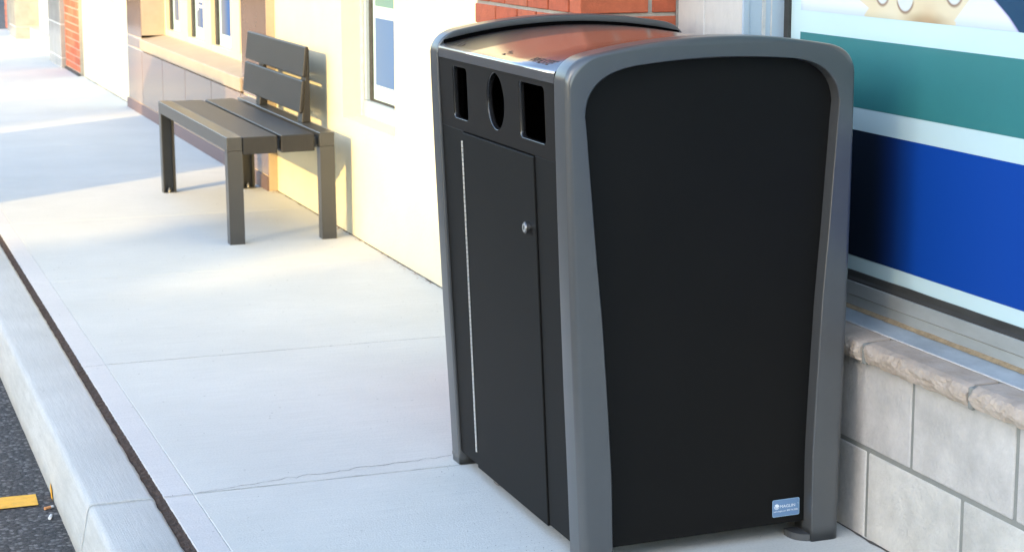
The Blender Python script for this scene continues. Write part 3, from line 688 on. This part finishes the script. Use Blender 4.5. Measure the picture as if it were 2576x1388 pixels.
bm = bmesh.new(); slab(bm, 3.632, 4.420, 0.875, 0.878, -0.003, 0.01, 0); bm_obj('seam', bm, M_dark, bn)
bm = bmesh.new(); slab(bm, 3.776, 4.2545, 0.036, 0.8775, 0.0035, 0.012, 0.002); door = bm_obj('door', bm, M_black, bn)
bm = bmesh.new()
n = 40; z = 0.075
while z < 0.853:
    z1 = min(z + 0.0114, 0.857)
    r0 = []
    a = Vector((xf(z) - 0.003, 4.2595, z + 0.0009)); c = Vector((xf(z1) - 0.003, 4.2595, z1 - 0.0009))
    loft(bm, [[(p.x + 0.0031 * math.cos(t), p.y + 0.0031 * math.sin(t), p.z) for t in [R(q) for q in range(0, 360, 36)]] for p in (a, c)], cap=False)
    z = z1
bm_obj('hinge', bm, M_hinge, door, True)
bm = bmesh.new(); c = Vector((xf(0.714) - 0.0095, 3.817, 0.715)); cyl(bm, c, (1, 0, 0), 0.0135, 0.013, 32, bev=0.0015)
lk = bm_obj('lock', bm, M_steel, door, True); lk.modifiers.new('es', 'EDGE_SPLIT')
bm = bmesh.new(); cyl(bm, c - Vector((0.0068, 0, 0)), (1, 0, 0), 0.0098, 0.0012, 28); bm_obj('lock_face', bm, M_hinge, lk)
B('keyhole', M_dark, lk, (c.x - 0.0082, c.x - 0.0075, c.y - 0.001, c.y + 0.001, c.z - 0.004, c.z + 0.005))
# carcass
B('carcass', M_dark, bn, (1.53, 2.115, 3.632, 4.415, 0.045, 0.053), (2.105, 2.12, 3.632, 4.415, 0.05, 1.05), (1.80, 1.81, 3.64, 4.42, 0.06, 1.02), (1.55, 2.07, 3.606, 3.634, 0.05, 1.05), (1.55, 2.07, 4.422, 4.439, 0.05, 1.05))
# stainless lid
def lz(d): return 1.1150 - 0.335 * d * d
pr = [(2.1345, 1.03), (2.1345, 1.06)] + [(CX + 0.312 - 0.6368 * i / 48, lz(0.312 - 0.6368 * i / 48)) for i in range(49)]
ex, ez = pr[-1]
pr += [(ex - 0.006 - 0.0075 * math.sin(t), ez - 0.0030 - 0.0075 * (1 - math.cos(t))) for t in [R(q) for q in (10, 25, 40, 55, 70, 83)]]
lx, lzv = pr[-1]; pr += [(xf(1.055) - 0.0045, 1.062), (xf(1.048) - 0.0045, 1.0495), (xf(1.048) - 0.0020, 1.048), (xf(1.05) - 0.001, 1.055)]
bm = bmesh.new(); rings = [[(x, y, z) for x, z in pr] for y in (3.632, 3.9, 4.15, 4.410)]
loft(bm, rings, close_ring=False, cap=False); lid = bm_obj('lid', bm, M_steel, bn, True)
for p in lid.data.polygons:
    if p.center.z < 1.0685: p.use_smooth = False
sl = lid.modifiers.new('s', 'SOLIDIFY'); sl.thickness = 0.0012
B('lid_rest', M_dark, bn, (1.525, 2.12, 3.632, 4.414, 1.040, 1.046), (1.510, 2.11, 4.4165, 4.422, 1.03, 1.072))
bm = bmesh.new(); loft(bm, [[(CX + d, 4.4105, lz(d) - 0.008), (CX + d, 4.4105, lz(d) + 0.0065), (CX + d, 4.4285, lz(d) + 0.0075), (CX + d, 4.4285, lz(d) - 0.008)] for d in [-0.318 + 0.636 * i / 40 for i in range(41)]])
bm_obj('lid_gap_shade', bm, M_dark, bn)  # black strip standing in for the dark shade of the lid gap
# etched lettering on the lid front (readable from the front): text runs towards -y, up is +x
def lid_text(s, size, y_start, x0, sx=1.0, shear=0):
    me = text_mesh(s, size, 0.0001)
    for v in me.vertices:
        X_ = x0 + v.co.y; v.co = (X_, y_start - v.co.x * sx, lz(X_ - CX) + 0.0008 + v.co.z)
    link('etched_text', me, M_etch, lid)
def etch(polys):
    bm = bmesh.new()
    for pl in polys: bm.faces.new([bm.verts.new((p[0], p[1], lz(p[0] - CX) + 0.0010)) for p in pl])
    bm_obj('etched_symbol', bm, M_etch, lid)
lid_text('WASTE', 0.042, 3.844, 1.495, 0.92)
for (y, x, a) in ((4.020, 1.522, 0.4), (3.995, 1.516, 2.5), (4.009, 1.503, 4.6)):
    etch([[(x + rr * math.cos(a + ang), y + rr * math.sin(a + ang)) for ang, rr in ((0, .012), (2.2, .0075), (3.14, .004), (4.1, .0075))]])
for (a, b, c, d) in ((1.4940, 4.320, 1.521, 4.347), (1.498, 4.300, 1.518, 4.323)):
    etch([[(a, b), (a + 0.004, b - 0.003), (c + 0.002, d - 0.003), (c, d)]])
settle(bn)
bn.rotation_euler = (0, -0.0157, -R(0.35))      # stands on the pavement's cross-fall

# ================================================================ AROUND THE PLACE (rim of the view, plus unseen masses added to cast shade)
def sunframe(s, u): return (SX * s - SY * u, SY * s + SX * u)
def sun_block(name, specs, m, label, cat):
    """mass seen edge-on by the sun: list of (u0, u1, s0, s1, height)"""
    e = empty(name, (*sunframe(specs[0][2], specs[0][0]), -0.15), label, cat); bm = bmesh.new()
    for u0, u1, s0, s1, h in specs:
        c = [sunframe(s0, u0), sunframe(s1, u0), sunframe(s1, u1), sunframe(s0, u1)]
        hexa(bm, [(x, y, -0.15) for x, y in c] + [(x, y, h) for x, y in c])
    bm_obj('wall', bm, m, e); settle(e); return e
T = math.tan(SUN_EL)
h = lambda stip, s, z=0: z + T * (stip - s)
sun_block('shade_block', [(-22, 3.55, -44, -33, 16.5), (3.551, 4.80, -44, -33, h(6.15, -33)), (4.801, 5.05, -44, -33, h(5.1, -33)), (5.051, 5.95, -44, -33, h(6.45, -33)), (5.951, 6.2, -44, -33, h(5.3, -33)), (9.55, 10.95, -44, -33, h(11.4, -33)), (11.1, 12.5, -44, -33, h(12.0, -33)), (12.62, 13.9, -44, -33, 15.8), (14.2, 15.7, -44, -33, 15.2), (16.3, 17.2, -44, -33, 15.8)], M_render, 'unseen stepped block added across the car park, shaped to cast shade', 'building')  # added mass; its roof steps and gaps shape the shade and lit bands
sg = empty('shade_wall', (-2.25, 8.4, -0.15), 'unseen low beige wall added in the car park to cast shade', 'shade_caster')  # unseen wall added to shade the pavement and the tiled bay
B('shade_wall_body', M_render, sg, (-2.6, -1.9, 7.32, 9.55, -0.15, 1.98), bev=0.01); B('shade_wall_cap', M_roof, sg, (-2.62, -1.88, 7.32, 9.55, 1.98, 2.06), bev=0.01); settle(sg)
bm = bmesh.new()
for k in range(2600):
    x = random.uniform(-6, 2.6); y = random.uniform(30.5, 31.5); z = random.uniform(-0.15, 0.35); s = random.uniform(0.03, 0.07)
    q = Matrix.Translation((x, y, z)) @ Matrix.Rotation(random.uniform(0, 6.28), 4, Vector((random.random(), random.random(), random.random())))
    bm.faces.new([bm.verts.new(q @ Vector(p)) for p in ((-s, -s * .5, 0), (s, -s * .5, 0), (s, s * .5, 0), (-s, s * .5, 0))])
hg = bm_obj('hedge', bm, M_green); hg['kind'] = 'stuff'; hg['label'] = 'low green hedge at the far end of the pavement'; hg['category'] = 'hedge'
bm = bmesh.new()
for k in range(9000):
    x = random.uniform(-75, 4); y = random.uniform(88, 96); top = 8 + 2.5 * noise.noise(Vector((x * 0.12, 0, 0))); z = random.uniform(-0.15, top); s = random.uniform(0.35, 0.8)
    q = Matrix.Translation((x, y, z)) @ Matrix.Rotation(random.uniform(0, 6.28), 4, Vector((random.random(), random.random(), random.random())))
    bm.faces.new([bm.verts.new(q @ Vector(p)) for p in ((-s, -s * .5, 0), (s, -s * .5, 0), (s, s * .5, 0), (-s, s * .5, 0))])
tb = bm_obj('woodland', bm, M_green); tb['kind'] = 'stuff'; tb['label'] = 'far tree belt beyond the car park'; tb['category'] = 'trees'
fb = empty('distant_building', (0, 60, -0.15), 'pale building with blue band far beyond the pavement', 'building')
B('wall', M_render, fb, (-30, 12, 60, 70, -0.15, 5.0)); B('blue_band', mat('blue_sheet', (0.12, 0.2, 0.4), 0.4), fb, (-30, 12, 59.9, 60, 0.25, 0.75)); B('window', M_glass, fb, (-30, 12, 59.92, 60, 0.95, 2.4)); settle(fb)
